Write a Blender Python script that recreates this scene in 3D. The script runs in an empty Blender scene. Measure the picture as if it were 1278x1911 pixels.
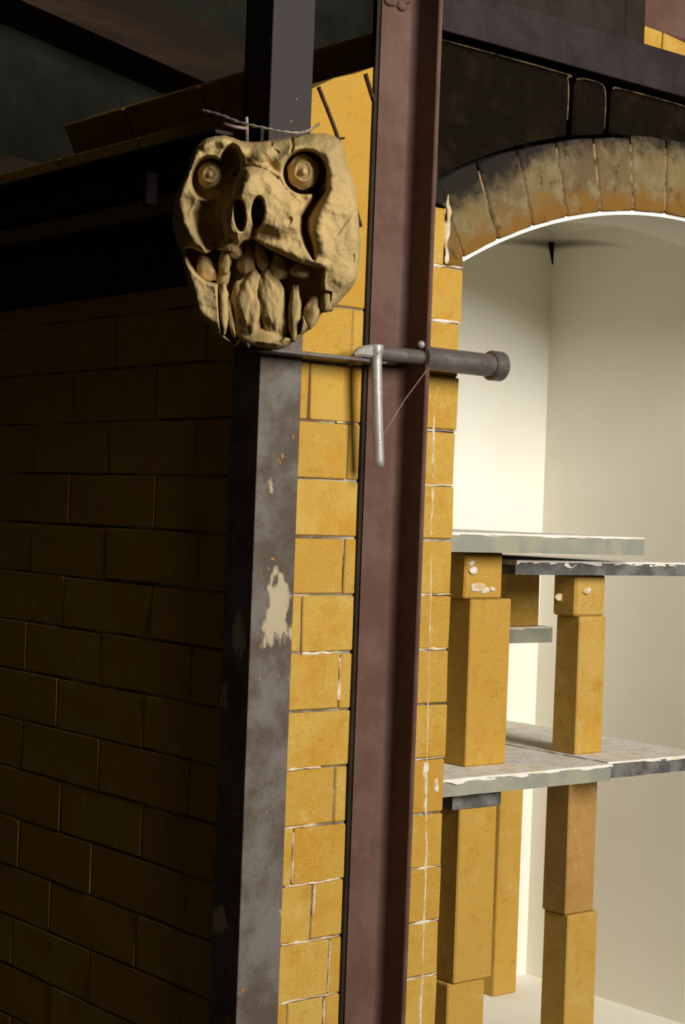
import bpy, bmesh, math, random
import numpy as np
from mathutils import Vector, Matrix, noise

random.seed(7)
SC = bpy.context.scene
COL = SC.collection
R = math.radians
H = 1.35                                   # eye height of the photographer

# ------------------------------------------------------------------ camera
YAW, ROLL, FPX = R(39.2), math.atan(.037), 3230.0
rv = Vector((math.cos(YAW), -math.sin(YAW), 0)); uv = Vector((0, 0, 1)); dv = Vector((math.sin(YAW), math.cos(YAW), 0))
cr = rv * math.cos(ROLL) + uv * math.sin(ROLL)
cu = uv * math.cos(ROLL) - rv * math.sin(ROLL)
CAMP = rv * .1136 - dv * 2.28 + Vector((0, 0, H))
cd = bpy.data.cameras.new('camera'); cam = bpy.data.objects.new('camera', cd); COL.objects.link(cam)
m = Matrix((cr, cu, -dv)).transposed().to_4x4(); m.translation = CAMP
cam.matrix_world = m
cd.sensor_fit = 'VERTICAL'; cd.sensor_height = 36; cd.lens = FPX / 1911 * 36
cd.clip_start = .05
SC.camera = cam

# ------------------------------------------------------------------ world, light, exposure
w = bpy.data.worlds.new('world'); SC.world = w; w.use_nodes = True
w.node_tree.nodes['Background'].inputs[0].default_value = (.5, .55, .6, 1)
w.node_tree.nodes['Background'].inputs[1].default_value = .05
WY = -4.6                                   # wall that holds the daylight window, behind the photographer
WX0, WX1, WZ0, WZ1 = -.35, 1.05, H + .55, H + 2.95
ld = bpy.data.lights.new('window_daylight', 'AREA'); ld.shape = 'RECTANGLE'
ld.size = WX1 - WX0; ld.size_y = WZ1 - WZ0; ld.energy = 368; ld.color = (1.0, .975, .95)
lo = bpy.data.objects.new('window_daylight', ld); COL.objects.link(lo)
lo.location = ((WX0 + WX1) / 2, WY + .02, (WZ0 + WZ1) / 2)
lo.rotation_euler = (R(90), 0, 0)
vs = SC.view_settings
vs.view_transform = 'Standard'; vs.look = 'None'; vs.gamma = 1; vs.use_curve_mapping = False; vs.exposure = 0.0

# ------------------------------------------------------------------ materials
M = {}
class NT:
    def __init__(s, name, rough=.85, metal=0, spec=.3):
        s.m = bpy.data.materials.new(name); s.m.use_nodes = True; s.t = s.m.node_tree; s.n = s.t.nodes; s.l = s.t.links
        s.b = s.n['Principled BSDF']
        s.b.inputs['Roughness'].default_value = rough; s.b.inputs['Metallic'].default_value = metal
        s.b.inputs['Specular IOR Level'].default_value = spec
        s.pos = s.n.new('ShaderNodeNewGeometry').outputs['Position']
        M[name] = s.m
    def v(s, x):
        return x
    def put(s, sock, x):
        if hasattr(x, 'is_output'): s.l.new(x, sock)
        else:
            if isinstance(x, tuple) and len(x) == 3 and sock.type == 'RGBA': x = x + (1,)
            sock.default_value = x
    def noise(s, scale, detail=4, rough=.6, vec=None, stretch=None, color=False):
        n = s.n.new('ShaderNodeTexNoise'); n.inputs['Scale'].default_value = scale
        n.inputs['Detail'].default_value = detail; n.inputs['Roughness'].default_value = rough
        src = vec or s.pos
        if stretch:
            mp = s.n.new('ShaderNodeMapping'); mp.inputs['Scale'].default_value = stretch
            s.l.new(src, mp.inputs['Vector']); src = mp.outputs[0]
        s.l.new(src, n.inputs['Vector'])
        return n.outputs[1 if color else 0]
    def ramp(s, fac, a, b):                # smooth 0..1 between a and b
        n = s.n.new('ShaderNodeMapRange'); n.interpolation_type = 'SMOOTHSTEP'
        n.inputs[1].default_value = a; n.inputs[2].default_value = b
        s.put(n.inputs[0], fac); return n.outputs[0]
    def math(s, op, a, b=0.0, c=0.0):
        n = s.n.new('ShaderNodeMath'); n.operation = op
        s.put(n.inputs[0], a); s.put(n.inputs[1], b); s.put(n.inputs[2], c); return n.outputs[0]
    def mix(s, fac, a, b, mode='MIX'):
        n = s.n.new('ShaderNodeMix'); n.data_type = 'RGBA'; n.blend_type = mode
        s.put(n.inputs[0], fac); s.put(n.inputs[6], a); s.put(n.inputs[7], b); return n.outputs[2]
    def xyz(s):
        n = s.n.new('ShaderNodeSeparateXYZ'); s.l.new(s.pos, n.inputs[0]); return n.outputs
    def rnd(s):
        return s.n.new('ShaderNodeObjectInfo').outputs['Random']
    def out(s, col, bump=None, bs=.3, bd=.002):
        s.put(s.b.inputs['Base Color'], col)
        if bump is not None:
            n = s.n.new('ShaderNodeBump'); n.inputs['Strength'].default_value = bs; n.inputs['Distance'].default_value = bd
            s.l.new(bump, n.inputs['Height']); s.l.new(n.outputs[0], s.b.inputs['Normal'])
        return s.m

def brick_mat(name, c1, c2, c3):
    t = NT(name, .92, 0, .15)
    base = t.mix(t.rnd(), c1, c2)
    n1 = t.noise(14, 5, .65); n2 = t.noise(160, 3, .6); n3 = t.noise(420, 2, .5)
    base = t.mix(t.ramp(n1, .42, .68), base, c3)
    base = t.mix(t.math('MULTIPLY', t.ramp(t.noise(34, 5, .7), .52, .72), .5), base, (.36, .165, .018))
    base = t.mix(t.math('MULTIPLY', t.ramp(t.noise(23, 5, .7), .56, .74), .5), base, (.58, .43, .16))
    base = t.mix(t.math('MULTIPLY', t.ramp(n2, .62, .72), .45), base, (.20, .10, .02))
    base = t.mix(t.math('MULTIPLY', t.ramp(n3, .55, .7), .25), base, (.75, .55, .25))
    t.out(base, t.math('ADD', t.math('MULTIPLY', n2, .6), n3), .35, .002)
brick_mat('fire_brick', (.50, .315, .060), (.44, .245, .034), (.46, .235, .026))
brick_mat('post_brick', (.50, .315, .070), (.46, .26, .042), (.47, .26, .036))
brick_mat('post_brick_brown', (.42, .235, .07), (.40, .22, .06), (.36, .19, .05))

t = NT('mortar', .95, 0, .1)
t.out(t.mix(t.ramp(t.noise(9, 4), .4, .62), (.13, .085, .04), (.46, .40, .31)), t.noise(200, 3), .4, .002)
t = NT('mortar_white', .95, 0, .1)
t.out(t.mix(t.ramp(t.noise(45, 4), .38, .62), (.72, .65, .54), (.55, .40, .19)), t.noise(150, 4), .5, .003)

t = NT('arch_brick', .85, 0, .25)
X = t.xyz()
dx = t.math('SUBTRACT', X[0], .835); dz = t.math('SUBTRACT', X[2], H - .476)
rad = t.math('SQRT', t.math('ADD', t.math('MULTIPLY', dx, dx), t.math('MULTIPLY', dz, dz)))
n1 = t.noise(16, 5, .65); n2 = t.noise(38, 5, .65); n3 = t.noise(300, 3)
c = t.mix(t.rnd(), (.19, .135, .048), (.105, .068, .03))
c = t.mix(t.ramp(n1, .45, .62), c, (.20, .155, .075))
radn = t.math('ADD', rad, t.math('MULTIPLY', t.math('SUBTRACT', n1, .5), .10))
c = t.mix(t.ramp(radn, 1.025, .985), c, (.18, .085, .012))              # scorched ochre towards the opening
c = t.mix(t.math('MULTIPLY', t.ramp(n2, .56, .70), .7), c, (.055, .025, .008))
soot = t.math('ADD', rad, t.math('MULTIPLY', t.math('SUBTRACT', n2, .5), .07))
left = t.math('MULTIPLY', t.ramp(X[0], .62, .33), .032)               # the soot creeps lower by the jamb
c = t.mix(t.ramp(t.math('ADD', soot, left), 1.05, 1.10), c, (.012, .008, .005))
t.out(c, t.math('ADD', n2, t.math('MULTIPLY', n3, .4)), .5, .004)

t = NT('sooty_block', .95, 0, .05)
t.out(t.mix(t.ramp(t.noise(30, 5), .45, .75), (.006, .004, .002), (.014, .008, .004)), t.noise(120, 4), .5, .003)
t = NT('brown_edge', .9, 0, .2)
t.out(t.mix(t.ramp(t.noise(45, 4), .35, .65), (.05, .03, .015), (.30, .19, .09)), t.noise(120, 4), .5, .003)

t = NT('lining_white', .9, 0, .2)
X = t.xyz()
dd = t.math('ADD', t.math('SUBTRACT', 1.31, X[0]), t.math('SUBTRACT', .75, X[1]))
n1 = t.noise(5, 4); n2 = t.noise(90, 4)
# dark mark in the far corner: two drooping wings, fading outwards
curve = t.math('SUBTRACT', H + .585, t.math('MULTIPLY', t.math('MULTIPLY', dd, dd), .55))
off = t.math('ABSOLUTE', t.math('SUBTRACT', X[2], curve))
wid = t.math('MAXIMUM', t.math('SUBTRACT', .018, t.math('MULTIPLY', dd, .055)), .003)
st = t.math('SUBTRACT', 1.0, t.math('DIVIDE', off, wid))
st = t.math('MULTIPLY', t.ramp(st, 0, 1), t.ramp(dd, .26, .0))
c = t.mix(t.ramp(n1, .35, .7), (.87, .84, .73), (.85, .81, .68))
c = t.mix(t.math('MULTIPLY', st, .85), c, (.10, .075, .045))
t.out(c, n2, .12, .002)

def steel(name, c1, c2, rust, rough=.5, metal=.4, splash=False):
    t = NT(name, rough, metal, .4 if metal > .3 else .16)
    n1 = t.noise(11, 5, .7); n2 = t.noise(55, 5, .7); n3 = t.noise(350, 3)
    c = t.mix(t.ramp(n1, .38, .64), c1, c2)
    c = t.mix(t.math('MULTIPLY', t.ramp(n2, .60, .70), .55), c, rust)
    if splash:
        ns = t.noise(13, 5, .62, stretch=(1, 1, .55)); sp = t.ramp(ns, .59, .64)
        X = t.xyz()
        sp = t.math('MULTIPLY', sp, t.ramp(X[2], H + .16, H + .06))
        c = t.mix(t.ramp(X[2], H + .30, H + .42), c, t.mix(n2, (.030, .024, .021), (.055, .045, .042)))   # darker grey-brown towards the upper end
        c = t.mix(t.math('MULTIPLY', sp, .75), c, (.50, .42, .25))
        nn = t.noise(75, 2, .5)
        c = t.mix(t.math('MULTIPLY', t.ramp(nn, .72, .75), .8), c, (.45, .17, .02))
    t.out(c, t.math('ADD', n2, n3), .25, .0015)
    r = t.ramp(n2, .3, .8); t.l.new(t.math('ADD', t.math('MULTIPLY', r, .25), rough - .1), t.b.inputs['Roughness'])
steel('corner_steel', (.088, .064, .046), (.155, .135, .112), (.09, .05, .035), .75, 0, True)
steel('post_steel', (.100, .050, .034), (.130, .072, .052), (.11, .045, .018), .68, 0)
steel('bar_steel', (.020, .013, .013), (.032, .022, .021), (.03, .014, .008), .75, 0)
steel('black_steel', (.020, .014, .009), (.032, .022, .015), (.05, .02, .008), .6, .2)
steel('latch_steel', (.15, .125, .105), (.21, .18, .155), (.15, .08, .04), .42, .55)
steel('bright_steel', (.36, .33, .29), (.46, .42, .37), (.34, .22, .12), .40, .35)

t = NT('clay', .9, 0, .15)
n1 = t.noise(12, 5, .65); n2 = t.noise(60, 5, .65); n3 = t.noise(260, 3)
c = t.mix(t.ramp(n1, .38, .66), (.47, .33, .135), (.37, .26, .108))
c = t.mix(t.math('MULTIPLY', t.ramp(n2, .55, .72), .55), c, (.27, .19, .09))
t.out(c, t.math('ADD', n2, t.math('MULTIPLY', n3, .5)), .45, .003)

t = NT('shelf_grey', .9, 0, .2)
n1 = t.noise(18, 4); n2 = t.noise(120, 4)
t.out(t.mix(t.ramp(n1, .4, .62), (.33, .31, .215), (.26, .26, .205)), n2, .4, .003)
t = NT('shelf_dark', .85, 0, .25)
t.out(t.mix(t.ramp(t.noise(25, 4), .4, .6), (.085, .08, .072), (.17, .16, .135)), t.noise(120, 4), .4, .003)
t = NT('kiln_wash', .95, 0, .1)
t.out(t.mix(t.ramp(t.noise(30, 4), .4, .7), (.80, .76, .68), (.70, .60, .42)), t.noise(120, 4), .5, .003)

t = NT('wire_pale', .5, .5); t.out(t.mix(t.ramp(t.noise(60, 3), .4, .6), (.34, .29, .22), (.22, .17, .12)))
t = NT('line_dark', .6, .4); t.out(t.mix(t.ramp(t.noise(60, 3), .4, .6), (.035, .022, .014), (.06, .035, .02)))
t = NT('string_pale', .8); t.out(t.mix(t.ramp(t.noise(60, 3), .4, .6), (.22, .13, .09), (.30, .19, .13)))
t = NT('pipe_dull', .7, .2); t.out(t.mix(t.ramp(t.noise(30, 3), .4, .6), (.30, .22, .18), (.20, .14, .12)))

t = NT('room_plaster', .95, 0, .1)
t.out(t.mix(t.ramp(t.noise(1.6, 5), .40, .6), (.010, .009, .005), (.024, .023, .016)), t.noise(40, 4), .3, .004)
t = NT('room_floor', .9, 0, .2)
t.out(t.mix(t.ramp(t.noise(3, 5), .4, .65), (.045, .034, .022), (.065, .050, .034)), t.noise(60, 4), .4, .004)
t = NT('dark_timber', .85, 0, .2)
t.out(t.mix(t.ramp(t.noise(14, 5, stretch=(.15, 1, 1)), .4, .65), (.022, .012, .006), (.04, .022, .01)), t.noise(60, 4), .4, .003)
t = NT('window_paint', .7, 0, .3); t.out(t.mix(t.noise(30, 3), (.35, .34, .3), (.45, .43, .38)))

# ------------------------------------------------------------------ helpers
def link(name, bm, mat, parent=None, smooth=False, loc=None, mw=None):
    me = bpy.data.meshes.new(name); bmesh.ops.recalc_face_normals(bm, faces=bm.faces); bm.to_mesh(me); bm.free()
    if smooth:
        for p in me.polygons: p.use_smooth = True
    me.materials.append(M[mat])
    o = bpy.data.objects.new(name, me); COL.objects.link(o)
    if parent: o.parent = parent
    if loc: o.location = loc
    return o
def tag(o, label, cat, group=None, kind=None):
    if label: o['label'] = label
    if cat: o['category'] = cat
    if group: o['group'] = group
    if kind: o['kind'] = kind
    return o
def empty(name, loc=(0, 0, 0), parent=None):
    o = bpy.data.objects.new(name, None); o.empty_display_size = .05; COL.objects.link(o); o.location = loc
    if parent: o.parent = parent
    return o
def box(bm, x0, x1, y0, y1, z0, z1, bev=0, seg=1, jit=0):
    vs_ = [bm.verts.new((x + random.uniform(-jit, jit), y + random.uniform(-jit, jit), z + random.uniform(-jit, jit)))
           for x in (x0, x1) for y in (y0, y1) for z in (z0, z1)]
    f = [(0, 1, 3, 2), (4, 6, 7, 5), (0, 4, 5, 1), (2, 3, 7, 6), (0, 2, 6, 4), (1, 5, 7, 3)]
    fs = [bm.faces.new([vs_[i] for i in q]) for q in f]
    if bev:
        es = set(e for q in fs for e in q.edges)
        bmesh.ops.bevel(bm, geom=list(es), offset=bev, segments=seg, affect='EDGES', clamp_overlap=True)
def prism(bm, pts, y0, y1, bev=0):          # polygon in x,z pushed along y
    a = [bm.verts.new((p[0], y0, p[1])) for p in pts]; b = [bm.verts.new((p[0], y1, p[1])) for p in pts]
    n = len(pts); fs = [bm.faces.new(a), bm.faces.new(b[::-1])]
    for i in range(n): fs.append(bm.faces.new((a[i], b[i], b[(i + 1) % n], a[(i + 1) % n])))
    if bev:
        es = set(e for q in fs for e in q.edges)
        bmesh.ops.bevel(bm, geom=list(es), offset=bev, segments=1, affect='EDGES', clamp_overlap=True)
def extrude_z(bm, pts, z0, z1):             # polygon in x,y pushed along z
    a = [bm.verts.new((p[0], p[1], z0)) for p in pts]; b = [bm.verts.new((p[0], p[1], z1)) for p in pts]
    n = len(pts); bm.faces.new(a[::-1]); bm.faces.new(b)
    for i in range(n): bm.faces.new((a[i], a[(i + 1) % n], b[(i + 1) % n], b[i]))
def tube(bm, pts, rad, seg=10, caps=True):
    pts = [Vector(p) for p in pts]; rads = rad if isinstance(rad, (list, tuple)) else [rad] * len(pts)
    rings = []; n = None
    for i, p in enumerate(pts):
        d = (pts[min(i + 1, len(pts) - 1)] - pts[max(i - 1, 0)]).normalized()
        if n is None: n = d.orthogonal().normalized()
        n = (n - d * n.dot(d)).normalized(); b = d.cross(n)
        rings.append([bm.verts.new(p + (n * math.cos(2 * math.pi * k / seg) + b * math.sin(2 * math.pi * k / seg)) * rads[i]) for k in range(seg)])
    for i in range(len(rings) - 1):
        for k in range(seg):
            bm.faces.new((rings[i][k], rings[i][(k + 1) % seg], rings[i + 1][(k + 1) % seg], rings[i + 1][k]))
    if caps: bm.faces.new(rings[0][::-1]); bm.faces.new(rings[-1])
def smooth_path(pts, n=6):
    pts = [Vector(p) for p in pts]; out = []
    for i in range(len(pts) - 1):
        p0, p1, p2, p3 = pts[max(i - 1, 0)], pts[i], pts[i + 1], pts[min(i + 2, len(pts) - 1)]
        for k in range(n):
            t = k / n
            out.append(.5 * ((2 * p1) + (p2 - p0) * t + (2 * p0 - 5 * p1 + 4 * p2 - p3) * t * t + (3 * p1 - p0 - 3 * p2 + p3) * t ** 3))
    out.append(pts[-1]); return out

BRICKS = {}
def brick_mesh(lx, ly, lz, mat, var):       # shared, origin at the centre
    key = (round(lx, 3), round(ly, 3), round(lz, 3), mat, var)
    if key not in BRICKS:
        bm = bmesh.new(); box(bm, -lx / 2, lx / 2, -ly / 2, ly / 2, -lz / 2, lz / 2, .0016, 1, .0008)
        bmesh.ops.recalc_face_normals(bm, faces=bm.faces)
        me = bpy.data.meshes.new('brick'); bm.to_mesh(me); bm.free(); me.materials.append(M[mat]); BRICKS[key] = me
    return BRICKS[key]
def brick(x0, x1, y0, y1, z0, z1, parent, mat='fire_brick', proud=(0, 0)):
    me = brick_mesh(x1 - x0, y1 - y0, z1 - z0, mat, random.randint(0, 2))
    o = bpy.data.objects.new('brick', me); COL.objects.link(o); o.parent = parent
    o.location = ((x0 + x1) / 2 + proud[0], (y0 + y1) / 2 + proud[1], (z0 + z1) / 2)
    return o

# ------------------------------------------------------------------ the room (setting)
def struct(name, bm, mat): return tag(link(name, bm, mat), None, None, kind='structure')
RX0, RX1, RY0, RY1, RZ = -3.2, 3.6, WY, 2.3, 4.5
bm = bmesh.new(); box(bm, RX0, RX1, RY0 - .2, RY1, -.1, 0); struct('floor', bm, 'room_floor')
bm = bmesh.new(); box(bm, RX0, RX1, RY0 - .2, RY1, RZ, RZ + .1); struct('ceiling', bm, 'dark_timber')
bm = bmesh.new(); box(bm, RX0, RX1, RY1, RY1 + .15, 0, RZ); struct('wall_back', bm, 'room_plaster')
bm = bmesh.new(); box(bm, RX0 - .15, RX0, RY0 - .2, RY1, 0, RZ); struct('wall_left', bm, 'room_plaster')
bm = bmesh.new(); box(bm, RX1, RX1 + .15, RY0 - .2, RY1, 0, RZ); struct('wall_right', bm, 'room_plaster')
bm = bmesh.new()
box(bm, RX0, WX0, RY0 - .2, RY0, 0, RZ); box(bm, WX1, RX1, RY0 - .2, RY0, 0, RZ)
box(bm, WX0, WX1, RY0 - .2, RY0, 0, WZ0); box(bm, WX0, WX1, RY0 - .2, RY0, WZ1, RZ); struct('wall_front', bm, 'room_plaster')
win = tag(empty('window_1', ((WX0 + WX1) / 2, RY0 - .1, WZ0)), None, None, kind='structure')
bm = bmesh.new(); hw, hh = (WX1 - WX0) / 2, WZ1 - WZ0
for a in ((-hw, -hw + .04, 0, hh), (hw - .04, hw, 0, hh), (-hw, hw, 0, .04), (-hw, hw, hh - .04, hh)): box(bm, a[0], a[1], -.03, .03, a[2], a[3])
link('window_frame', bm, 'window_paint', win)
# dark beams under the ceiling, behind the kiln
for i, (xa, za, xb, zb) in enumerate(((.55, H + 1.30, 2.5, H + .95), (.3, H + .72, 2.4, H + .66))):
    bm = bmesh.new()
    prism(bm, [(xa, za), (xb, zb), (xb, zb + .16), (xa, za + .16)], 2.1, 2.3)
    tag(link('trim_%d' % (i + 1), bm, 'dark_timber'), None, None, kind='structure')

# ------------------------------------------------------------------ the kiln
kiln = tag(empty('kiln', (0, 0, 0)), 'yellow firebrick kiln with rusty steel corner frame and arched white chamber', 'kiln')
ZJ0, ZP = H - .035, .0785                    # a joint line and the course height
XI0, XI1, YB, XO, YO = .355, 1.31, .75, 1.665, 1.05
J = .0016                                    # half a joint
DEP = .05
def zc(k): return ZJ0 + ZP * k

# stand under the brickwork
bm = bmesh.new(); box(bm, .01, XO - .01, .01, YO - .01, 0, zc(-12) - .006, .004); link('stand', bm, 'sooty_block', kiln)

# left wall
side = empty('side_wall', (0, 0, 0), kiln)
bm = bmesh.new(); box(bm, .0035, XI0 - .004, .0035, YO - .002, zc(-12), H + .311); link('mortar_bed', bm, 'mortar', side)
for k in range(-12, 5):
    z0, z1 = zc(k) + J, (zc(k + 1) if k < 4 else H + .311) - J
    js = [.0]; y = .255 if k % 2 == 0 else .139
    while y < YO - .03: js.append(y + random.uniform(-.012, .012)); y += .2315
    js.append(YO)
    for a, b in zip(js, js[1:]):
        y0 = a + J if a > 0 else .052
        brick(0, DEP, y0, b - J, z0 + random.uniform(-.0008, .0008), z1, side, proud=(random.uniform(0, .0006), 0))
# bands of steel and brick above, stepping up to the roof of the vault
for (za, zb, xo, what) in ((.311, .405, -.012, 's'), (.405, .446, .004, 'b'), (.446, .505, -.012, 's'), (.505, .54, .004, 'b')):
    if what == 's':
        bm = bmesh.new(); t_ = .006
        box(bm, xo, xo + t_, .004, YO, H + za + .001, H + zb - .001, .001)
        box(bm, xo - .03, xo, .066, YO, H + zb - .007, H + zb - .001, .001)
        box(bm, xo + t_, .10, .004, YO, H + za + .001, H + za + .007)
        link('skewback_beam', bm, 'black_steel', kiln)
        bm = bmesh.new(); box(bm, .01, .30, .004, YO - .004, H + za + .008, H + zb - .001); link('infill', bm, 'sooty_block', side)
    else:
        y = .102; i = 0
        while y < YO - .02:
            y1 = min(y + .229, YO); brick(xo, xo + .06, y, y1 - .003, H + za + .001, H + zb - .001, side, proud=(random.uniform(0, .001), 0)); y = y1
bm = bmesh.new(); box(bm, -.032, -.012, .245, .262, H + .425, H + .472, .003); link('lug', bm, 'bar_steel', kiln)

# front wall, left of the opening
front = empty('front_wall', (0, 0, 0), kiln)
bm = bmesh.new(); box(bm, .06, XI0 - .0035, .0032, .112, zc(-12), H + .36); link('mortar_bed', bm, 'mortar', front)
A, B, N = .1523, .0823, None
pat = {2: [B], 1: [A], 0: [], -1: [A], -2: [B], -3: [A], -4: [], -5: [A], -6: [B], -7: [.118], -8: [A], -9: [B, .147], -10: [A], -11: [B], -12: [A], 3: [A]}
for k in range(-12, 4):
    js = [.0] + pat[k] + ([.255] if (A in pat[k] or not pat[k]) else [.205, .268]) + [XI0]
    for a, b in zip(js, js[1:]):
        tilt = random.uniform(-.001, .001)
        brick(a + (J if a else .0), b - (J if b < XI0 else random.uniform(-.0015, .003)), 0, DEP, zc(k) + J + tilt, zc(k + 1) - J + tilt, front, proud=(0, random.uniform(-.0015, .001)))
# the tall block beside the mask, its top broken on a slant
bm = bmesh.new(); prism(bm, [(.002, H + .281), (.252, H + .281), (.252, H + .648), (.182, H + .620), (.14, H + .600), (.105, H + .588), (.07, H + .566), (.002, H + .54)], 0, .1, .0016); link('brick', bm, 'fire_brick', front)
brick(.254, XI0, 0, .1, zc(4) + J, zc(5) - J, front)
brick(.254, .318, .001, .1, zc(5) + J, H + .44, front)
# mortar squeezed out of some joints
def smear(pts, wid, parent, name='mortar_smear', mat='mortar_white', y=-.0006, thick=.0022):
    pth = smooth_path([(p[0], 0, p[1]) for p in pts], 6); bm = bmesh.new(); n = len(pth); rows = []
    for i, p in enumerate(pth):
        d = (pth[min(i + 1, n - 1)] - pth[max(i - 1, 0)]).normalized(); s = Vector((-d.z, 0, d.x))
        e = math.sin(math.pi * min(max((i + .25) / (n - .5), 0), 1)) ** .35
        w_ = wid * e * max(.12, .55 + 1.1 * noise.noise((p.x * 55, 3.1 + wid * 900, p.z * 55))); o_ = s * noise.noise((p.x * 60, 9, p.z * 60)) * wid * .6
        rows.append([bm.verts.new(p + o_ + s * w_ * q + Vector((0, y - (1 - q * q) * thick * .5 * e + (0 if abs(q) < 1 else thick * .8), 0))) for q in (-1, -.5, 0, .5, 1)])
    for a, b in zip(rows, rows[1:]):
        for j in range(4): bm.faces.new((a[j], a[j + 1], b[j + 1], b[j]))
    return link(name, bm, mat, parent, True)
jz = lambda k: zc(k)
SM = [((.085, jz(-2) - .002), (.115, jz(-2) - .001), (.148, jz(-2))), ((.1523, jz(-2) - .008), (.152, jz(-3) + .03), (.1525, jz(-3) + .012)),
      ((.066, jz(-4)), (.10, jz(-4) + .001), (.125, jz(-4))), ((.066, jz(-5)), (.09, jz(-5)), (.12, jz(-5) + .002)),
      ((.0823, jz(-5) - .006), (.083, jz(-6) + .004)), ((.07, jz(-6) - .001), (.12, jz(-6)), (.165, jz(-6) + .001)), ((.122, jz(-6) - .002), (.121, jz(-6) - .045)),
      ((.068, jz(-7)), (.11, jz(-7)), (.17, jz(-7))), ((.1523, jz(-7) - .004), (.152, jz(-8) + .004)), ((.064, jz(-8)), (.10, jz(-8) + .001), (.165, jz(-8))),
      ((.147, jz(-8) - .004), (.146, jz(-9))), ((.13, jz(2) + .0), (.165, jz(2)))]
for i, s in enumerate(SM): smear(s, .0028 if i != 1 else .0045, front)
for k, w_ in ((5, .003), (4, .0025), (2, .002), (1, .0028), (-1, .002), (-2, .0042), (-4, .0025), (-6, .003), (-7, .0035), (-8, .0025)):
    smear([(.285, jz(k) - .001), (.318, jz(k)), (.354, jz(k) + .001)], w_, front)
smear([(.331, jz(3) - .003), (.312, jz(3) - .022), (.309, jz(2) + .02), (.309, jz(2) - .03), (.310, jz(1) + .01)], .0026, front)
smear([(.309, jz(1) - .006), (.310, jz(0) + .03), (.311, jz(0) + .006)], .0062, front)
smear([(.313, jz(0) - .01), (.315, jz(-2)), (.319, jz(-4)), (.322, jz(-5))], .0032, front)
smear([(.318, jz(-4) - .004), (.319, jz(-5) + .035), (.320, jz(-5) - .002)], .0105, front)
smear([(.322, jz(-5)), (.324, jz(-6)), (.325, jz(-8)), (.326, jz(-11))], .0042, front)
smear([(.337, jz(-4) - .03), (.342, jz(-5) + .03)], .006, front)

# right of the opening (same bond)
fr = empty('front_wall', (0, 0, 0), kiln)
bm = bmesh.new(); box(bm, XI1 + .0035, XO - .003, .0032, YO - .002, zc(-12), H + .36); link('mortar_bed', bm, 'mortar', fr)
for k in range(-12, 5):
    js = [XI1, XI1 + .114, XO] if k % 2 else [XI1, XI1 + .229, XO]
    for a, b in zip(js, js[1:]): brick(a + J, b - J, 0, DEP, zc(k) + J, zc(k + 1) - J, fr)
bm = bmesh.new(); box(bm, XI1 + .02, XO - .003, .12, YO, H + .361, H + .60); link('upper_block', bm, 'sooty_block', fr)

# arch over the opening
AX, AZ, RI, RO = .835, H - .476, .976, 1.092
arch = empty('arch', (0, 0, 0), kiln)
def ap(th, r): return (AX + r * math.sin(th), AZ + r * math.cos(th))
TH = math.asin(.478 / RI); NV = 13
for i in range(NV):
    a0 = -TH + 2 * TH * i / NV + .0016; a1 = -TH + 2 * TH * (i + 1) / NV - .0016
    ro = RO + random.uniform(-.008, .006)
    bm = bmesh.new(); am = (a0 + a1) / 2
    prism(bm, [ap(a0, RI), ap(am, RI), ap(a1, RI), ap(a1, ro), ap(am, ro + .001), ap(a0, ro)], random.uniform(-.002, .003), .112, .0028)
    link('voussoir', bm, 'arch_brick', arch)
bm = bmesh.new()
prism(bm, [ap(-TH + 2 * TH * i / 40, RI + .004) for i in range(41)] + [ap(TH - 2 * TH * i / 40, RO - .012) for i in range(41)], .004, .10); link('mortar_bed', bm, 'brown_edge', arch)
# skewback bricks the arch leans on
sk = ap(-TH, RI); sk2 = ap(-TH, RO)
bm = bmesh.new(); prism(bm, [(.320, zc(5) + J), (sk[0] - .002, zc(5) + J), (sk[0] - .002, sk[1]), (sk2[0] - .003, sk2[1]), (sk2[0] - .004, H + .552), (.285, H + .556), (.285, H + .45), (.320, H + .443)], -.001, .11, .003)
link('skewback', bm, 'arch_brick', arch)
bm = bmesh.new(); prism(bm, [(2 * AX - a, b) for a, b in ((.320, zc(5) + J), (sk[0] - .002, zc(5) + J), (sk[0] - .002, sk[1]), (sk2[0] - .003, sk2[1]), (sk2[0] - .004, H + .552), (.285, H + .556))], -.001, .11, .003)
link('skewback', bm, 'arch_brick', arch)
smear([(.3185, H + .46), (.322, H + .43), (.320, H + .395), (.324, H + .362)], .0065, arch)
# soot-black filler blocks between arch and lintel bar, with thin brighter lines along their edges
def blk(x0, x1, ytop=H + .684, y0=.016):
    n = 8; pts = [(x0 + .001, ytop - .012), (x0 + .006, ytop - .003), (x0 + .015, ytop), (x1 - .015, ytop), (x1 - .005, ytop - .004), (x1, ytop - .014)]
    for i in range(n + 1):
        x = x1 + (x0 - x1) * i / n; d = x - AX
        zz = AZ + math.sqrt(max((RO + .004) ** 2 - d * d, 0)); pts.append((x, max(zz, H + .44)))
    bm = bmesh.new(); prism(bm, pts, y0, .11, .004); o = link('filler_block', bm, 'sooty_block', arch)
    e = smooth_path([(x0 + .004, y0 + .002, ytop - .004), (x0 + .02, y0 + .001, ytop), (x1 - .02, y0 + .001, ytop), (x1 - .005, y0 + .001, ytop - .006), (x1 - .001, y0 + .001, ytop - .03), (x1 - .002, y0 + .001, ytop - .07)], 4)
    bm = bmesh.new(); tube(bm, e, [.0012 + .0011 * abs(noise.noise(p * 40)) for p in e], 6); link('block_rim', bm, 'brown_edge', o, True)
for a, b in ((.262, .578), (.590, .662), (.674, .862), (.872, 1.06), (1.07, 1.25), (1.26, 1.42)): blk(a, b)

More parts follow.
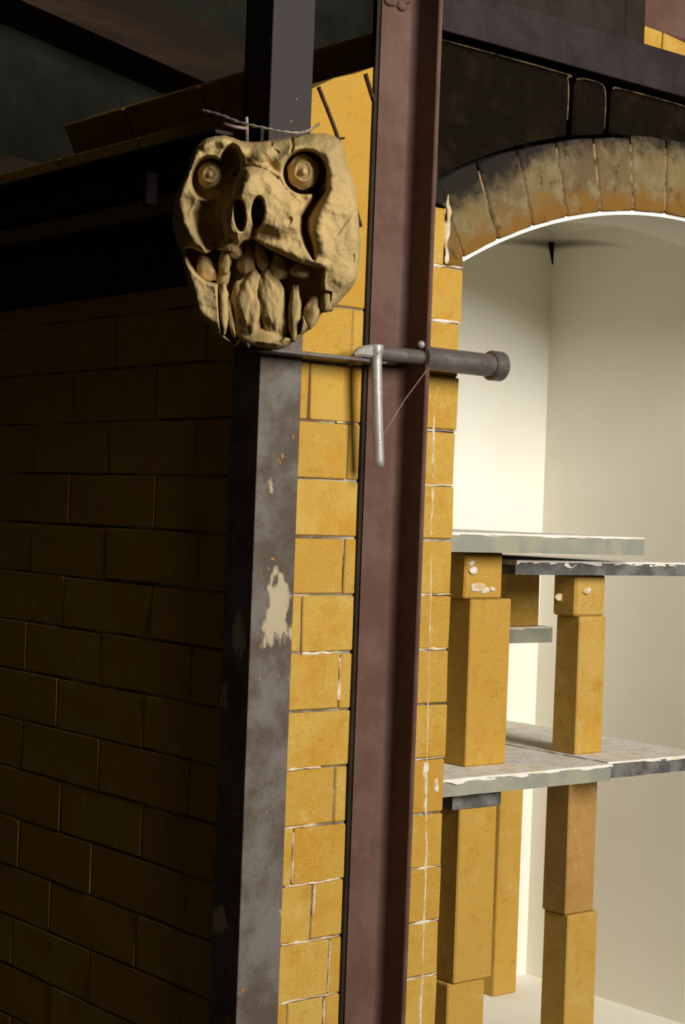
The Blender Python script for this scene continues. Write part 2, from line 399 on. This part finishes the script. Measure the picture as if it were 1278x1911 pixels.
bm = bmesh.new(); bk = []
for i in range(25):
    x = .262 + (1.408 - .262) * i / 24; bk.append((x, max(AZ + math.sqrt(max((RO - .02) ** 2 - (x - AX) ** 2, 0)), H + .44)))
prism(bm, bk + [(1.408, H + .752), (.262, H + .752)], .1102, .1130); link('backing', bm, 'sooty_block', arch)
# lintel bar: steel angle across the front
bm = bmesh.new(); box(bm, .248, XO, -.012, -.005, H + .688, H + .754, .001); box(bm, .248, XO, -.005, .05, H + .748, H + .754, .001); link('lintel_bar', bm, 'bar_steel', kiln)
bm = bmesh.new(); box(bm, .706, .751, .02, .06, H + .755, H + 1.0, .002); link('tie_post', bm, 'black_steel', kiln)
bm = bmesh.new(); box(bm, .25, .706, .022, .028, H + .69, H + 1.0, .001); link('shade_sheet', bm, 'black_steel', kiln)  # dark sheet added to stand for the unlit space left of the tie post
# vault of bricks behind the lintel
vault = empty('vault', (0, 0, 0), kiln)
VR, VZ = 1.10, H + .728 - 1.10
TV = math.asin(.5 / (VR + .0))
for row, ya in enumerate((.125, .36, .60, .84)):
    for i in range(14):
        a0 = -TV + 2 * TV * i / 14 + .0014; a1 = -TV + 2 * TV * (i + 1) / 14 - .0014
        q = lambda th, r: (AX + r * math.sin(th), VZ + r * math.cos(th))
        bm = bmesh.new(); prism(bm, [q(a0, VR), q(a1, VR), q(a1, VR + .114), q(a0, VR + .114)], ya, ya + (.232 if row < 3 else .205), .002); link('brick', bm, 'fire_brick', vault)

bm = bmesh.new(); box(bm, .80, 1.25, .15, .36, H + .846, H + .93, .004); link('cover_slab', bm, 'post_steel', kiln)
# chamber: white coating on walls, back, floor and vault
ch = empty('chamber', (0, 0, 0), kiln)
ZF = H - .968; ZS = H + .585; lo_z = VZ + (VR - .012) * math.cos(TV) - .0003
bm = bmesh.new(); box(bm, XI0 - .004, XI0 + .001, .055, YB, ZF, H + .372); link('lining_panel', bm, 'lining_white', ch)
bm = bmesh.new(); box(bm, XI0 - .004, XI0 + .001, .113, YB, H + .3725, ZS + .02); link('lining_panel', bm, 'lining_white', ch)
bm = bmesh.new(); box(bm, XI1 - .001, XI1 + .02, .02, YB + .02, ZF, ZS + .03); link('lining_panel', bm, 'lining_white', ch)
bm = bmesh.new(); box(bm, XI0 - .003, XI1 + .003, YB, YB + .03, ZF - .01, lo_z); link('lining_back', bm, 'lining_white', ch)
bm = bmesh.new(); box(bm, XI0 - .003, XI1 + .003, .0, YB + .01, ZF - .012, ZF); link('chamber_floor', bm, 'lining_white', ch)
bm = bmesh.new()     # coated underside of the vault
n = 40; lo_ = []; hi_ = []
for i in range(n + 1):
    th = -TV + 2 * TV * i / n; lo_.append((AX + (VR - .012) * math.sin(th), VZ + (VR - .012) * math.cos(th))); hi_.append((AX + (VR - .001) * math.sin(th), VZ + (VR - .001) * math.cos(th)))
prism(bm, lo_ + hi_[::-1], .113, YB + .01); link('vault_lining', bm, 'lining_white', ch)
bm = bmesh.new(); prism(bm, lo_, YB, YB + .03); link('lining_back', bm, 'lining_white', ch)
bm = bmesh.new()     # coated soffit of the front arch
so = [ap(-TH + 2 * TH * i / n, RI - .006) for i in range(n + 1)]; si = [ap(-TH + 2 * TH * i / n, RI + .001) for i in range(n + 1)]
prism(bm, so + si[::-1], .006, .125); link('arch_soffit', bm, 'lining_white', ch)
bm = bmesh.new()     # inner face above the front arch
ft = [ap(-TH + 2 * TH * i / n, RI) for i in range(n + 1)]
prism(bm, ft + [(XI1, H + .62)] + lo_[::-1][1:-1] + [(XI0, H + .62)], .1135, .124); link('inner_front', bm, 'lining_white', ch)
bm = bmesh.new(); prism(bm, [(XI1 - .016, ZS + .004), (XI1 - .001, ZS + .006), (XI1 - .001, ZS - .042)], YB - .003, YB + .001); link('corner_wedge', bm, 'sooty_block', ch)  # thin dark wedge set in the far upper corner
bm = bmesh.new(); box(bm, .358, .388, .05, .10, H + .361, H + .385, .006, 2); link('putty_pad', bm, 'kiln_wash', ch)
# outer shell at the back
bm = bmesh.new(); box(bm, XI0 - .002, XI1 + .002, YB + .031, YO - .01, zc(-12), H + .60); link('rear_wall', bm, 'mortar', kiln)

# steel frame: corner angle and door post angle
ZT = H + .92
bm = bmesh.new()
cpts = [(-.007, -.007), (.062, -.007), (.063, -.001), (.012, -.001), (.004, .0), (-.001, .004), (-.001, .055), (-.007, .055)]
extrude_z(bm, cpts, 0, ZT); bmesh.ops.bevel(bm, geom=[e for e in bm.edges if abs(e.verts[0].co.z - e.verts[1].co.z) > 1], offset=.0008, segments=1, affect='EDGES')
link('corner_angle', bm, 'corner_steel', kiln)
bm = bmesh.new()
pp = [(.178, -.001), (.178, -.007), (.225, -.007)]
for i in range(7):
    a = R(90) * i / 6; pp.append((.225 + .012 * math.sin(a), -.019 + .012 * math.cos(a)))
pp += [(.237, -.058), (.2385, -.060), (.243, -.060), (.244, -.058), (.244, -.001)]
extrude_z(bm, pp, 0, ZT); link('door_post_angle', bm, 'post_steel', kiln)
bm = bmesh.new(); box(bm, .172, .1775, -.0045, -.001, 0.02, ZT); link('post_edge_strip', bm, 'black_steel', kiln)  # thin dark strip along the left edge of the door post
bm = bmesh.new()
for i in range(14):
    p = Vector((.188 + random.random() * .04, -.008, H + .705 + random.random() * .02)); mt = Matrix.Translation(p) @ Matrix.Diagonal((1, .5, .7, 1))
    bmesh.ops.create_icosphere(bm, subdivisions=2, radius=.006 + random.random() * .005, matrix=mt)
link('weld_bead', bm, 'post_steel', kiln, True)
# ledge plate welded between the two
bm = bmesh.new(); box(bm, -.030, .178, -.046, -.0075, H + .2035, H + .2085, .0008); link('ledge_plate', bm, 'latch_steel', kiln)

# ------------------------------------------------------------------ latch
LY, LZ = -.047, H + .2175
latch = empty('latch', (.155, LY, LZ), kiln)
def cyl_x(bm, x0, x1, r, seg=24, bev=.0015, hole=0):
    prof = [(x0, 0), (x0, r - bev), (x0 + bev, r), (x1 - bev, r), (x1, r - bev), (x1, 0)]
    rings = []
    for x, q in prof:
        if q == 0: rings.append([bm.verts.new((x, 0, 0))])
        else: rings.append([bm.verts.new((x, q * math.cos(2 * math.pi * k / seg), q * math.sin(2 * math.pi * k / seg))) for k in range(seg)])
    for a, b in zip(rings, rings[1:]):
        for k in range(seg):
            k2 = (k + 1) % seg
            if len(a) == 1: bm.faces.new((a[0], b[k2], b[k]))
            elif len(b) == 1: bm.faces.new((a[k], a[k2], b[0]))
            else: bm.faces.new((a[k], a[k2], b[k2], b[k]))
bm = bmesh.new(); cyl_x(bm, -.006, .09, .0105); link('bolt_rod', bm, 'latch_steel', latch, False)
bm = bmesh.new(); cyl_x(bm, .083, .094, .0185); link('sleeve_collar', bm, 'latch_steel', latch)
bm = bmesh.new(); cyl_x(bm, .090, .222, .0165); link('sleeve', bm, 'latch_steel', latch)
bm = bmesh.new(); cyl_x(bm, .214, .238, .0215, bev=.003); link('end_cap', bm, 'latch_steel', latch)
bm = bmesh.new(); hp = smooth_path([(0, -.002, .010), (.0005, -.003, -.02), (.005, -.003, -.08), (.0115, -.003, -.154)], 6)
tube(bm, hp, [.0095, .0100, .0098, .0092] + [.0076] * (len(hp) - 4), 16); link('handle', bm, 'bright_steel', latch, True)
bm = bmesh.new(); bmesh.ops.create_icosphere(bm, subdivisions=3, radius=.0055, matrix=Matrix.Translation((.079, -.004, .0175))); link('rivet', bm, 'bright_steel', latch, True)
bm = bmesh.new(); prism(bm, [(-.040, -.008), (-.030, .004), (-.012, .0095), (-.006, .0095), (-.006, -.008)], -.006, .008, .003); link('bolt_tip', bm, 'bright_steel', latch)
bm = bmesh.new(); tube(bm, [(.0835, -.012, -.018), (.045, -.012, -.062), (.012, -.008, -.112)], .0008, 6)
st_ = link('string', bm, 'string_pale', None, False, (.155, LY, LZ)); tag(st_, 'thin pale string stretched from steel post to lower end of latch handle', 'string')

# ------------------------------------------------------------------ kiln furniture inside the chamber
def post(x0, x1, y0, y1, z0, z1, label, mat='post_brick', notch=None, group='brick posts in the kiln', bev=.0022):
    bm = bmesh.new(); cx, cy = (x0 + x1) / 2, (y0 + y1) / 2; h = z1 - z0
    box(bm, x0 - cx, x1 - cx, y0 - cy, y1 - cy, 0, h, bev, 1, 0)
    for v in bm.verts: v.co += Vector((noise.noise(v.co * 40 + Vector((x0 * 9, 0, 0))), noise.noise(v.co * 40 + Vector((0, y0 * 9, 3))), 0)) * .0016
    o = link('kiln_post', bm, mat, None, False, (cx, cy, H + z0)); tag(o, label, 'kiln post', group)
    return o
def wad(o, pts, mat='mortar_white'):            # crumbs of kiln wash stuck on a post
    for (x, y, z, r) in pts:
        bm = bmesh.new(); bmesh.ops.create_icosphere(bm, subdivisions=2, radius=r, matrix=Matrix.Diagonal((1.3, .22, .7, 1)))
        for v in bm.verts: v.co += noise.noise_vector(v.co * 90 + Vector((x * 50, 0, z * 50))) * r * .3
        c = link('wash_crumb', bm, mat, o, True); c.location = Vector((x, y, H + z)) - o.location
def shelf(x0, x1, y0, y1, z0, z1, label, mat='shelf_grey', drip=.006, seed=0, wash=True, steps=None):
    cx, cy = (x0 + x1) / 2, (y0 + y1) / 2; h = z1 - z0
    root = empty('kiln_shelf', (cx, cy, H + z0)); tag(root, label, 'kiln shelf', 'shelf slabs in the kiln')
    def edge(n, amp, sd):
        P = []
        cs = [(x0, y0), (x1, y0), (x1, y1), (x0, y1)]
        for i in range(4):
            a, b = Vector(cs[i]), Vector(cs[(i + 1) % 4]); nn = Vector(((b - a).y, -(b - a).x)).normalized()
            for k in range(n):
                p = a + (b - a) * k / n
                p = p + nn * (noise.noise((p.x * 22 + sd, p.y * 22, sd)) * amp + noise.noise((p.x * 70 + sd, p.y * 70, sd)) * amp * .5) - nn * amp * .6
                P.append((p.x - cx, p.y - cy))
        return P
    bm = bmesh.new(); extrude_z(bm, edge(24, .0035, seed), 0, h - (.003 if wash else 0)); s = link('slab', bm, mat, root)
    if wash:
        bm = bmesh.new(); E_ = edge(36, .004, seed + 5)
        a = []; b = []
        for x, y in E_:
            low = (h - .003) - max(0, .25 + noise.noise((x * 30 + seed, y * 30, 2))) * drip
            a.append(bm.verts.new((x * 1.006, y * 1.003, min(low, h - .0031)))); b.append(bm.verts.new((x, y, h)))
        bm.faces.new(b); bm.faces.new(a[::-1]); n = len(a)
        for i in range(n): bm.faces.new((a[i], a[(i + 1) % n], b[(i + 1) % n], b[i]))
        link('wash_coat', bm, 'kiln_wash', root)
    return root
# lower tier
zA = -.386
shelf(.368, .737, .018, .62, zA - .026, zA, 'white-washed grey shelf just below middle of opening, next to the brick jamb', seed=1, drip=.007)
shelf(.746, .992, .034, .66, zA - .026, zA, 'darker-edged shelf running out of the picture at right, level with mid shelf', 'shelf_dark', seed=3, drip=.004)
post(.432, .510, .045, .135, -.700, -.4375, 'upper brick of lowest left post under the small dark slab', )
post(.426, .502, .050, .140, -.968, -.7005, 'bottommost brick of left post at lower edge of picture')
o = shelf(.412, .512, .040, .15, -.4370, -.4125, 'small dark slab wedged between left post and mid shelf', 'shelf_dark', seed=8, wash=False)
post(.750, .818, .122, .176, -.650, -.4125, 'browner brick of lower right post right under the shelf', 'post_brick_brown')
post(.753, .826, .118, .174, -.968, -.6505, 'bright bottom brick of lower right post below the browner one')
post(1.120, 1.185, .655, .72, -.968, -.48, 'plain tall post seen in shade behind lowest left post')
post(.44, .51, .50, .57, -.968, -.4125, 'rear post hidden behind left bricks under mid shelf')
post(.90, .97, .54, .61, -.968, -.4125, 'rear post in the deep corner under right shelf')
# upper tier
pL = post(.489, .576, .098, .185, zA, -.1265, 'tall stained brick post left, standing on mid shelf against jamb')
cL = post(.470, .551, .095, .165, -.1262, -.0535, 'short chipped brick capping the tall left post', bev=.003)
wad(cL, [(.487, .094, -.082, .009), (.498, .094, -.108, .012), (.512, .094, -.113, .009), (.482, .094, -.071, .006), (.530, .094, -.111, .005)])
pR = post(.757, .822, .12, .174, zA, -.1578, 'right brick post with brown left face standing on shelf')
cR = post(.742, .815, .118, .170, -.1575, -.0885, 'short notched brick capping the right post', bev=.004)
wad(cR, [(.742, .15, -.128, .011), (.768, .117, -.115, .009)])
shelf(.368, .826, .046, .50, -.0532, -.0235, 'topmost thick grey shelf with ragged broken front edge', seed=12, drip=.003)
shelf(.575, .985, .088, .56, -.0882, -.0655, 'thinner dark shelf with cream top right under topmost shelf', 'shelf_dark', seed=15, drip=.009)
post(.60, .66, .44, .50, -.0652, -.0535, 'thin spacer tile between the two top shelves', bev=.001)
post(.862, .950, .40, .47, -.1965, -.0885, 'shaded short post between dark top shelf and the small rear slab')
shelf(.790, .972, .385, .50, -.2260, -.1968, 'small pale slab piece behind, between the two upper posts', seed=21, drip=.004)
post(.800, .866, .40, .47, zA, -.2263, 'hidden rear post holding up the small pale slab')

# ------------------------------------------------------------------ clay mask
PXM = 2.195 / FPX / 2.904                     # metres per sculpting unit
U0, V0 = 620, 800
outline = [(335, 217), (400, 210), (450, 225), (490, 242), (540, 250), (600, 250), (700, 236), (800, 216), (880, 206), (950, 206), (1003, 226), (1037, 258), (1055, 310), (1062, 370), (1086, 430), (1106, 500), (1117, 600), (1127, 700), (1136, 800), (1131, 900), (1116, 1000), (1085, 1060), (1030, 1120), (985, 1182), (930, 1192), (900, 1250), (850, 1292), (800, 1340), (740, 1380), (690, 1400), (620, 1388), (560, 1366), (500, 1345), (462, 1388), (436, 1362), (380, 1332), (330, 1290), (290, 1240), (238, 1203), (230, 1130), (210, 1050), (180, 960), (165, 880), (130, 800), (110, 700), (115, 600), (140, 520), (170, 460), (200, 390), (215, 320), (250, 262), (295, 228)]
def sdf(px, py, poly):                        # + inside
    d = np.full(px.shape, 1e9); ins = np.zeros(px.shape, bool); n = len(poly)
    for i in range(n):
        x0, y0 = poly[i]; x1, y1 = poly[(i + 1) % n]; ex, ey = x1 - x0, y1 - y0
        t_ = np.clip(((px - x0) * ex + (py - y0) * ey) / (ex * ex + ey * ey), 0, 1)
        d = np.minimum(d, np.hypot(px - x0 - t_ * ex, py - y0 - t_ * ey))
        cond = ((y0 > py) != (y1 > py)); xi = x0 + (py - y0) / (y1 - y0 if y1 != y0 else 1e-9) * ex
        ins ^= cond & (px < xi)
    return np.where(ins, d, -d)
def sst(a, b, x):
    t_ = np.clip((x - a) / (b - a), 0, 1); return t_ * t_ * (3 - 2 * t_)
def line(px, py, pts, rads):                  # 1 on the line, 0 at its radius
    best = np.zeros(px.shape)
    for i in range(len(pts) - 1):
        x0, y0 = pts[i]; x1, y1 = pts[i + 1]; ex, ey = x1 - x0, y1 - y0
        t_ = np.clip(((px - x0) * ex + (py - y0) * ey) / (ex * ex + ey * ey), 0, 1)
        r_ = rads[i] + (rads[i + 1] - rads[i]) * t_
        best = np.maximum(best, np.exp(-(np.hypot(px - x0 - t_ * ex, py - y0 - t_ * ey) / r_) ** 2 * 1.6))
    return best
def ell(px, py, cx, cy, rx, ry, ang=0, w_=.25):
    c_, s_ = math.cos(ang), math.sin(ang); x = (px - cx) * c_ + (py - cy) * s_; y = -(px - cx) * s_ + (py - cy) * c_
    return 1 - sst(1 - w_, 1 + w_, np.hypot(x / rx, y / ry))
MOUTH = [(178, 838), (225, 835), (300, 868), (352, 842), (400, 850), (455, 862), (505, 800), (560, 785), (640, 838), (730, 880), (830, 925), (935, 945), (930, 1010), (935, 1065), (972, 1075), (968, 1110), (950, 1180), (915, 1200), (895, 1255), (855, 1262), (825, 1200), (808, 1300), (770, 1328), (730, 1322), (700, 1345), (560, 1340), (490, 1325), (455, 1380), (430, 1350), (385, 1310), (372, 1180), (362, 1040), (300, 1025), (245, 975), (205, 920)]
NOSE = [(455, 560), (470, 470), (520, 400), (640, 400), (730, 520), (800, 560), (812, 640), (790, 740), (700, 780), (560, 745), (480, 800), (420, 770), (405, 690)]
def height(px, py, d):                        # millimetres towards the viewer
    h = 6 + 26 * (1 - np.exp(-np.clip(d, 0, None) / 20.0)) + 12 * (1 - np.exp(-np.clip(d, 0, None) / 140.0))
    h += 10 * sst(520, 260, np.hypot((px - 640) * .9, (py - 760) * .7))
    n = sdf(px, py, NOSE)
    h += 32 * sst(-30 + 20 * sst(560, 430, px), 60 - 25 * sst(560, 430, px), n) * (1 - .35 * sst(520, 820, px))
    h += 10 * line(px, py, [(610, 300), (560, 420), (500, 540)], [70, 70, 60])
    # left cheek hollow in the lee of the nose
    HOL = [(265, 575), (330, 560), (400, 470), (462, 440), (455, 545), (415, 600), (395, 690), (412, 790), (360, 850), (310, 840), (262, 750), (240, 650)]
    hm = sst(-16, 22, sdf(px, py, HOL)); h = h * (1 - hm) - 13 * hm
    h += 15 * sst(375, 195, px) * sst(860, 960, py)
    h += 12 * line(px, py, [(200, 430), (150, 560), (190, 700), (245, 800), (300, 850)], [45, 45, 45, 45, 30])
    # brows
    h += 15 * line(px, py, [(222, 380), (262, 285), (350, 240), (430, 250), (490, 310)], [38, 40, 42, 45, 40])
    h -= 10 * line(px, py, [(440, 262), (470, 320), (480, 390)], [28, 38, 34])
    h += 9 * line(px, py, [(700, 370), (770, 300), (870, 285), (950, 330), (985, 430)], [40, 40, 36, 36, 40])
    h += 7 * line(px, py, [(500, 300), (620, 330), (760, 300)], [60, 60, 50])
    # eye sockets
    hm = ell(px, py, 318, 455, 96, 118, .12, .12); h = h * (1 - hm) - 12 * hm
    hm = ell(px, py, 432, 385, 56, 105, .15, .22); h = h * (1 - hm) - 8 * hm
    hm = ell(px, py, 836, 425, 114, 116, 0, .11); h = h * (1 - hm) - 12 * hm
    h -= 30 * ell(px, py, 915, 500, 40, 70, .3, .25)
    # cheek fold
    h -= 50 * line(px, py, [(925, 520), (885, 590), (838, 670), (838, 745), (862, 830), (880, 890)], [30, 30, 33, 27, 20, 8])
    h += 10 * line(px, py, [(985, 520), (930, 640), (905, 740), (930, 850)], [50, 50, 50, 50])
    # nostrils and septum
    h -= 62 * ell(px, py, 586, 640, 34, 78, .05, .2)
    h -= 56 * ell(px, py, 489, 655, 30, 82, -.08, .22)
    h -= 22 * line(px, py, [(575, 700), (560, 760), (545, 800)], [22, 16, 12])
    h -= 7 * ell(px, py, 748, 690, 16, 22, .4, .4)
    # lips
    h += 9 * line(px, py, [(570, 765), (700, 830), (830, 885), (930, 920)], [40, 40, 36, 26])
    h += 8 * line(px, py, [(330, 810), (420, 820), (470, 790)], [30, 30, 25])
    mo = sdf(px, py, MOUTH)
    h = h - (h + 14) * sst(-7, 13, mo) * .97
    h += 6 * line(px, py, [(180, 900), (215, 1000), (250, 1130), (300, 1210)], [35, 40, 45, 40]) * (1 - sst(-8, 8, mo))
    # scratched lines
    h -= 7 * line(px, py, [(455, 425), (490, 397), (560, 390), (630, 415), (690, 455)], [11, 11, 11, 10, 8])
    h -= 5 * line(px, py, [(690, 455), (740, 530), (800, 590), (800, 660)], [12, 12, 12, 10])
    h -= 9 * line(px, py, [(765, 225), (770, 280), (762, 330)], [9, 8, 6])
    h -= 5 * ell(px, py, 655, 270, 10, 14) + 4 * ell(px, py, 680, 312, 22, 10, .5)
    h -= 3 * line(px, py, [(1000, 760), (1060, 680), (1110, 630)], [10, 8, 8])
    h -= 4 * ell(px, py, 1092, 890, 8, 24)
    return h
step = 4.0
xs = np.arange(100, 1146, step); ys = np.arange(196, 1410, step)
GX, GY = np.meshgrid(xs, ys)
D0 = sdf(GX, GY, outline)
# pull the cells next to the rim onto the rim
HH = height(GX, GY, D0)
NS = np.array([[noise.fractal((x * .011, y * .011, 1.7), 1.0, 2.0, 4) for x in xs] for y in ys])
NR = np.array([[noise.ridged_multi_fractal((x * .006 + 5, y * .006, 4.2), 1.0, 2.0, 3, 1.0, 2.0) for x in xs] for y in ys])
HH = HH + NS * 3.4 + (NR - 1.2) * 2.6
TURN = .28                                     # the face is turned towards the side wall
def msk(u, v, hmm):                            # ... and leans forward over the ledge
    dep = hmm * .001 + (u - U0) * PXM * TURN
    return Vector(((u - U0) * PXM * 1.005 + dep * .045, -dep, -(v - V0) * PXM * .99 - dep * .163 + .0035))
gy, gx = np.gradient(D0, step)
bm = bmesh.new(); vid = {}
inside = D0 > -step * .9
fr_v = {}; bk_v = {}
def getv(i, j):
    if (i, j) not in fr_v:
        x, y, d, h = GX[i, j], GY[i, j], D0[i, j], HH[i, j]
        if d < 0: x -= gx[i, j] * d; y -= gy[i, j] * d; h = 4 + NS[i, j] * 2
        fr_v[i, j] = bm.verts.new(msk(x, y, h))
        hb = min(h - 4, -6 + 22 * (1 - math.exp(-max(d, 0) / 120.0))) if d >= 0 else -6
        bk_v[i, j] = bm.verts.new(msk(x, y, hb))
    return fr_v[i, j], bk_v[i, j]
cells = set()
for i in range(len(ys) - 1):
    for j in range(len(xs) - 1):
        if inside[i, j] and inside[i + 1, j] and inside[i, j + 1] and inside[i + 1, j + 1]: cells.add((i, j))
for (i, j) in cells:
    q = [(i, j), (i, j + 1), (i + 1, j + 1), (i + 1, j)]; a = [getv(*k) for k in q]
    bm.faces.new([k[0] for k in a][::-1]); bm.faces.new([k[1] for k in a])
    for (di, dj, e0, e1) in ((-1, 0, 0, 1), (0, 1, 1, 2), (1, 0, 2, 3), (0, -1, 3, 0)):
        if (i + di, j + dj) not in cells:
            bm.faces.new((a[e0][0], a[e1][0], a[e1][1], a[e0][1]))
mask = empty('clay_mask'); tag(mask, 'unglazed clay monster mask with staring ringed eyes and lolling tongue on kiln corner', 'mask')
mm = Matrix((cr, dv, cu)).transposed().to_4x4()
px0, py0 = 280 + U0 / 2.904, 180 + V0 / 2.904
mc = CAMP + (dv + cr * ((px0 - 639) / FPX) + cu * ((955.5 - py0) / FPX)) * 2.222
mm.translation = mc
mask.matrix_world = mm @ Matrix.Translation(msk(690, 1400, 0))
OFF = -msk(690, 1400, 0)
def mpart(name, bm, parent=None, off=True, smooth=True):
    o = link(name, bm, 'clay', parent or mask, smooth)
    if off: o.location = OFF
    return o
face = mpart('face', bm)
def blob(u, v, h, ru, rv, rh, ang=0, amp=.1, taper=0, bend=0, seed=0, sub=3):
    bm = bmesh.new(); bmesh.ops.create_icosphere(bm, subdivisions=sub, radius=1)
    c_, s_ = math.cos(ang), math.sin(ang)
    for w_ in bm.verts:
        p = w_.co.copy()
        sv = Vector((seed * 3.1, seed, 0)); p *= 1 + amp * noise.noise(p * 1.7 + sv) + amp * .45 * noise.noise(p * 4.1 + sv) + amp * .14 * noise.noise(p * 9 + sv)
        x = p.x * ru * (1 - taper * p.z) + bend * (p.z ** 2) * ru; z = -p.z * rv; hh_ = -p.y * rh
        w_.co = msk(u + x * c_ - z * s_, v + x * s_ + z * c_, h + hh_)
    return bm
def eye(u, v, h, r, ry):
    e = mpart('eyeball', blob(u, v, h, r, ry, 20, amp=.12, seed=u * .01))
    def ring(rr, tr, hh_):
        bm = bmesh.new(); P = []
        for k in range(33):
            a = 2 * math.pi * k / 32; wb = 1 + .16 * noise.noise((math.cos(a) * 1.3 + u, math.sin(a) * 1.3, rr)); x, y = rr * wb * math.cos(a), rr * wb * 1.15 * math.sin(a)
            P.append(msk(u + x, v + y, h + hh_ + 20 * math.sqrt(max(1 - (x / r) ** 2 - (y / ry) ** 2, .02))))
        tube(bm, P, tr, 8, False); return bm
    mpart('iris_ring', ring(r * .50, .0026, -1), e, False)
    mpart('eyelid_rim', ring(r * .86, .0022, -2), e, False)
    mpart('pupil', blob(u, v, h + 19, r * .22, r * .26, 6, amp=.05, sub=2), e, False)
eye(322, 430, 4, 66, 82); eye(828, 420, 17, 84, 98)
# tongue in two folds, and the teeth
tg = mpart('tongue', blob(535, 1160, 14, 92, 208, 22, .05, .20, -.12, seed=2, sub=5))
mpart('tongue_fold', blob(655, 1150, 12, 84, 205, 24, -.14, .19, -.05, seed=5, sub=5), tg, False)
mpart('tongue_tip', blob(600, 1325, 14, 130, 58, 16, .05, .15, seed=7), tg, False)
T = [(300, 950, 12, 54, 84, 16, -.35, .25), (405, 905, 22, 34, 80, 14, .05, .2), (392, 985, 8, 42, 66, 12, .1, .1), (458, 850, 26, 44, 44, 12, .3, 0), (525, 905, 14, 46, 80, 12, .1, .25), (600, 885, 14, 36, 80, 12, -.25, .2), (695, 940, 12, 50, 80, 13, -.15, .35), (815, 958, 22, 52, 46, 12, .15, .3),
     (400, 1180, 22, 26, 138, 16, -.03, -.25), (438, 1220, 14, 20, 112, 14, -.14, 0), (782, 1190, 18, 36, 150, 20, .04, .05), (876, 1190, 20, 44, 84, 14, .2, -.2), (950, 1125, 28, 30, 60, 10, .1, 0),
     (455, 740, 42, 50, 18, 8, .7, 0), (430, 650, 40, 26, 66, 10, .15, 0), (533, 640, 46, 19, 86, 14, .03, 0)]
for i, a in enumerate(T):
    nm = 'tooth' if i < 13 else ('nose_strip' if i != 14 else 'nostril_flap')
    mpart(nm, blob(a[0], a[1], a[2], a[3], a[4], a[5], a[6], .24, a[7], seed=i + 10))

# ------------------------------------------------------------------ wires and dark lines by the mask
def P3(px, py, D): return CAMP + (dv + cr * ((px - 639) / FPX) + cu * ((955.5 - py) / FPX)) * D
pts = smooth_path([P3(378, 206, 2.20), P3(410, 214, 2.19), P3(450, 229, 2.18), P3(490, 238, 2.175), P3(522, 245, 2.175), P3(560, 248, 2.18), P3(580, 241, 2.185), P3(596, 231, 2.19)], 8)
root = empty('twisted_wire', pts[0]); tag(root, 'pale twisted wire sagging across the top of the clay mask', 'wire')
for ph in (0, math.pi):
    bm = bmesh.new(); q = []
    for i, p in enumerate(pts):
        a = i * .9 + ph; q.append(p - pts[0] + (cu * math.cos(a) + dv * math.sin(a)) * .0011)
    tube(bm, q, .0011, 6); link('strand', bm, 'wire_pale', root, True)
a0 = P3(460, 218, 2.205)
bm = bmesh.new(); tube(bm, [Vector(), P3(461, 240, 2.21) - a0, P3(461, 272, 2.215) - a0], .0022, 8)
o = link('hanging_hook', bm, 'pipe_dull', None, True, a0); tag(o, 'short grey wire hook rising behind left brow of the mask', 'hook')
bm = bmesh.new(); tube(bm, [P3(417, 231, 2.205) - a0, P3(440, 237, 2.205) - a0, P3(461, 240, 2.208) - a0], .0022, 8); link('hook_arm', bm, 'pipe_dull', o, True)
def front_pt(x, z, y=-.002): return Vector((x, y, H + z))
E2 = [((.0765, .570), (.098, .535), (.1135, .507), (.125, .478), (.139, .44), (.159, .393)), ]  # thin dark line drawn down the brick face
q = smooth_path([front_pt(*e) for e in E2[0]], 5)
bm = bmesh.new(); tube(bm, [p - q[0] for p in q], [.0022 + .0009 * abs(noise.noise(p * 70)) for p in q], 6)
o = link('dark_line', bm, 'line_dark', None, True, q[0]); tag(o, 'long dark line running down the brick between mask and door post', 'wire')
bm = bmesh.new(); e0 = front_pt(.1135, .507); tube(bm, [e0 - q[0], front_pt(.124, .509) - q[0]], .0015, 6); link('line_end', bm, 'line_dark', o, True)
q = smooth_path([front_pt(.1565, .603, -.004), front_pt(.165, .585, -.004), front_pt(.1745, .566, -.004)], 5)
bm = bmesh.new(); tube(bm, [p - q[0] for p in q], .002, 6)
tag(link('dark_line', bm, 'line_dark', None, True, q[0]), 'short stub of dark line at top of brick beside door post', 'wire')
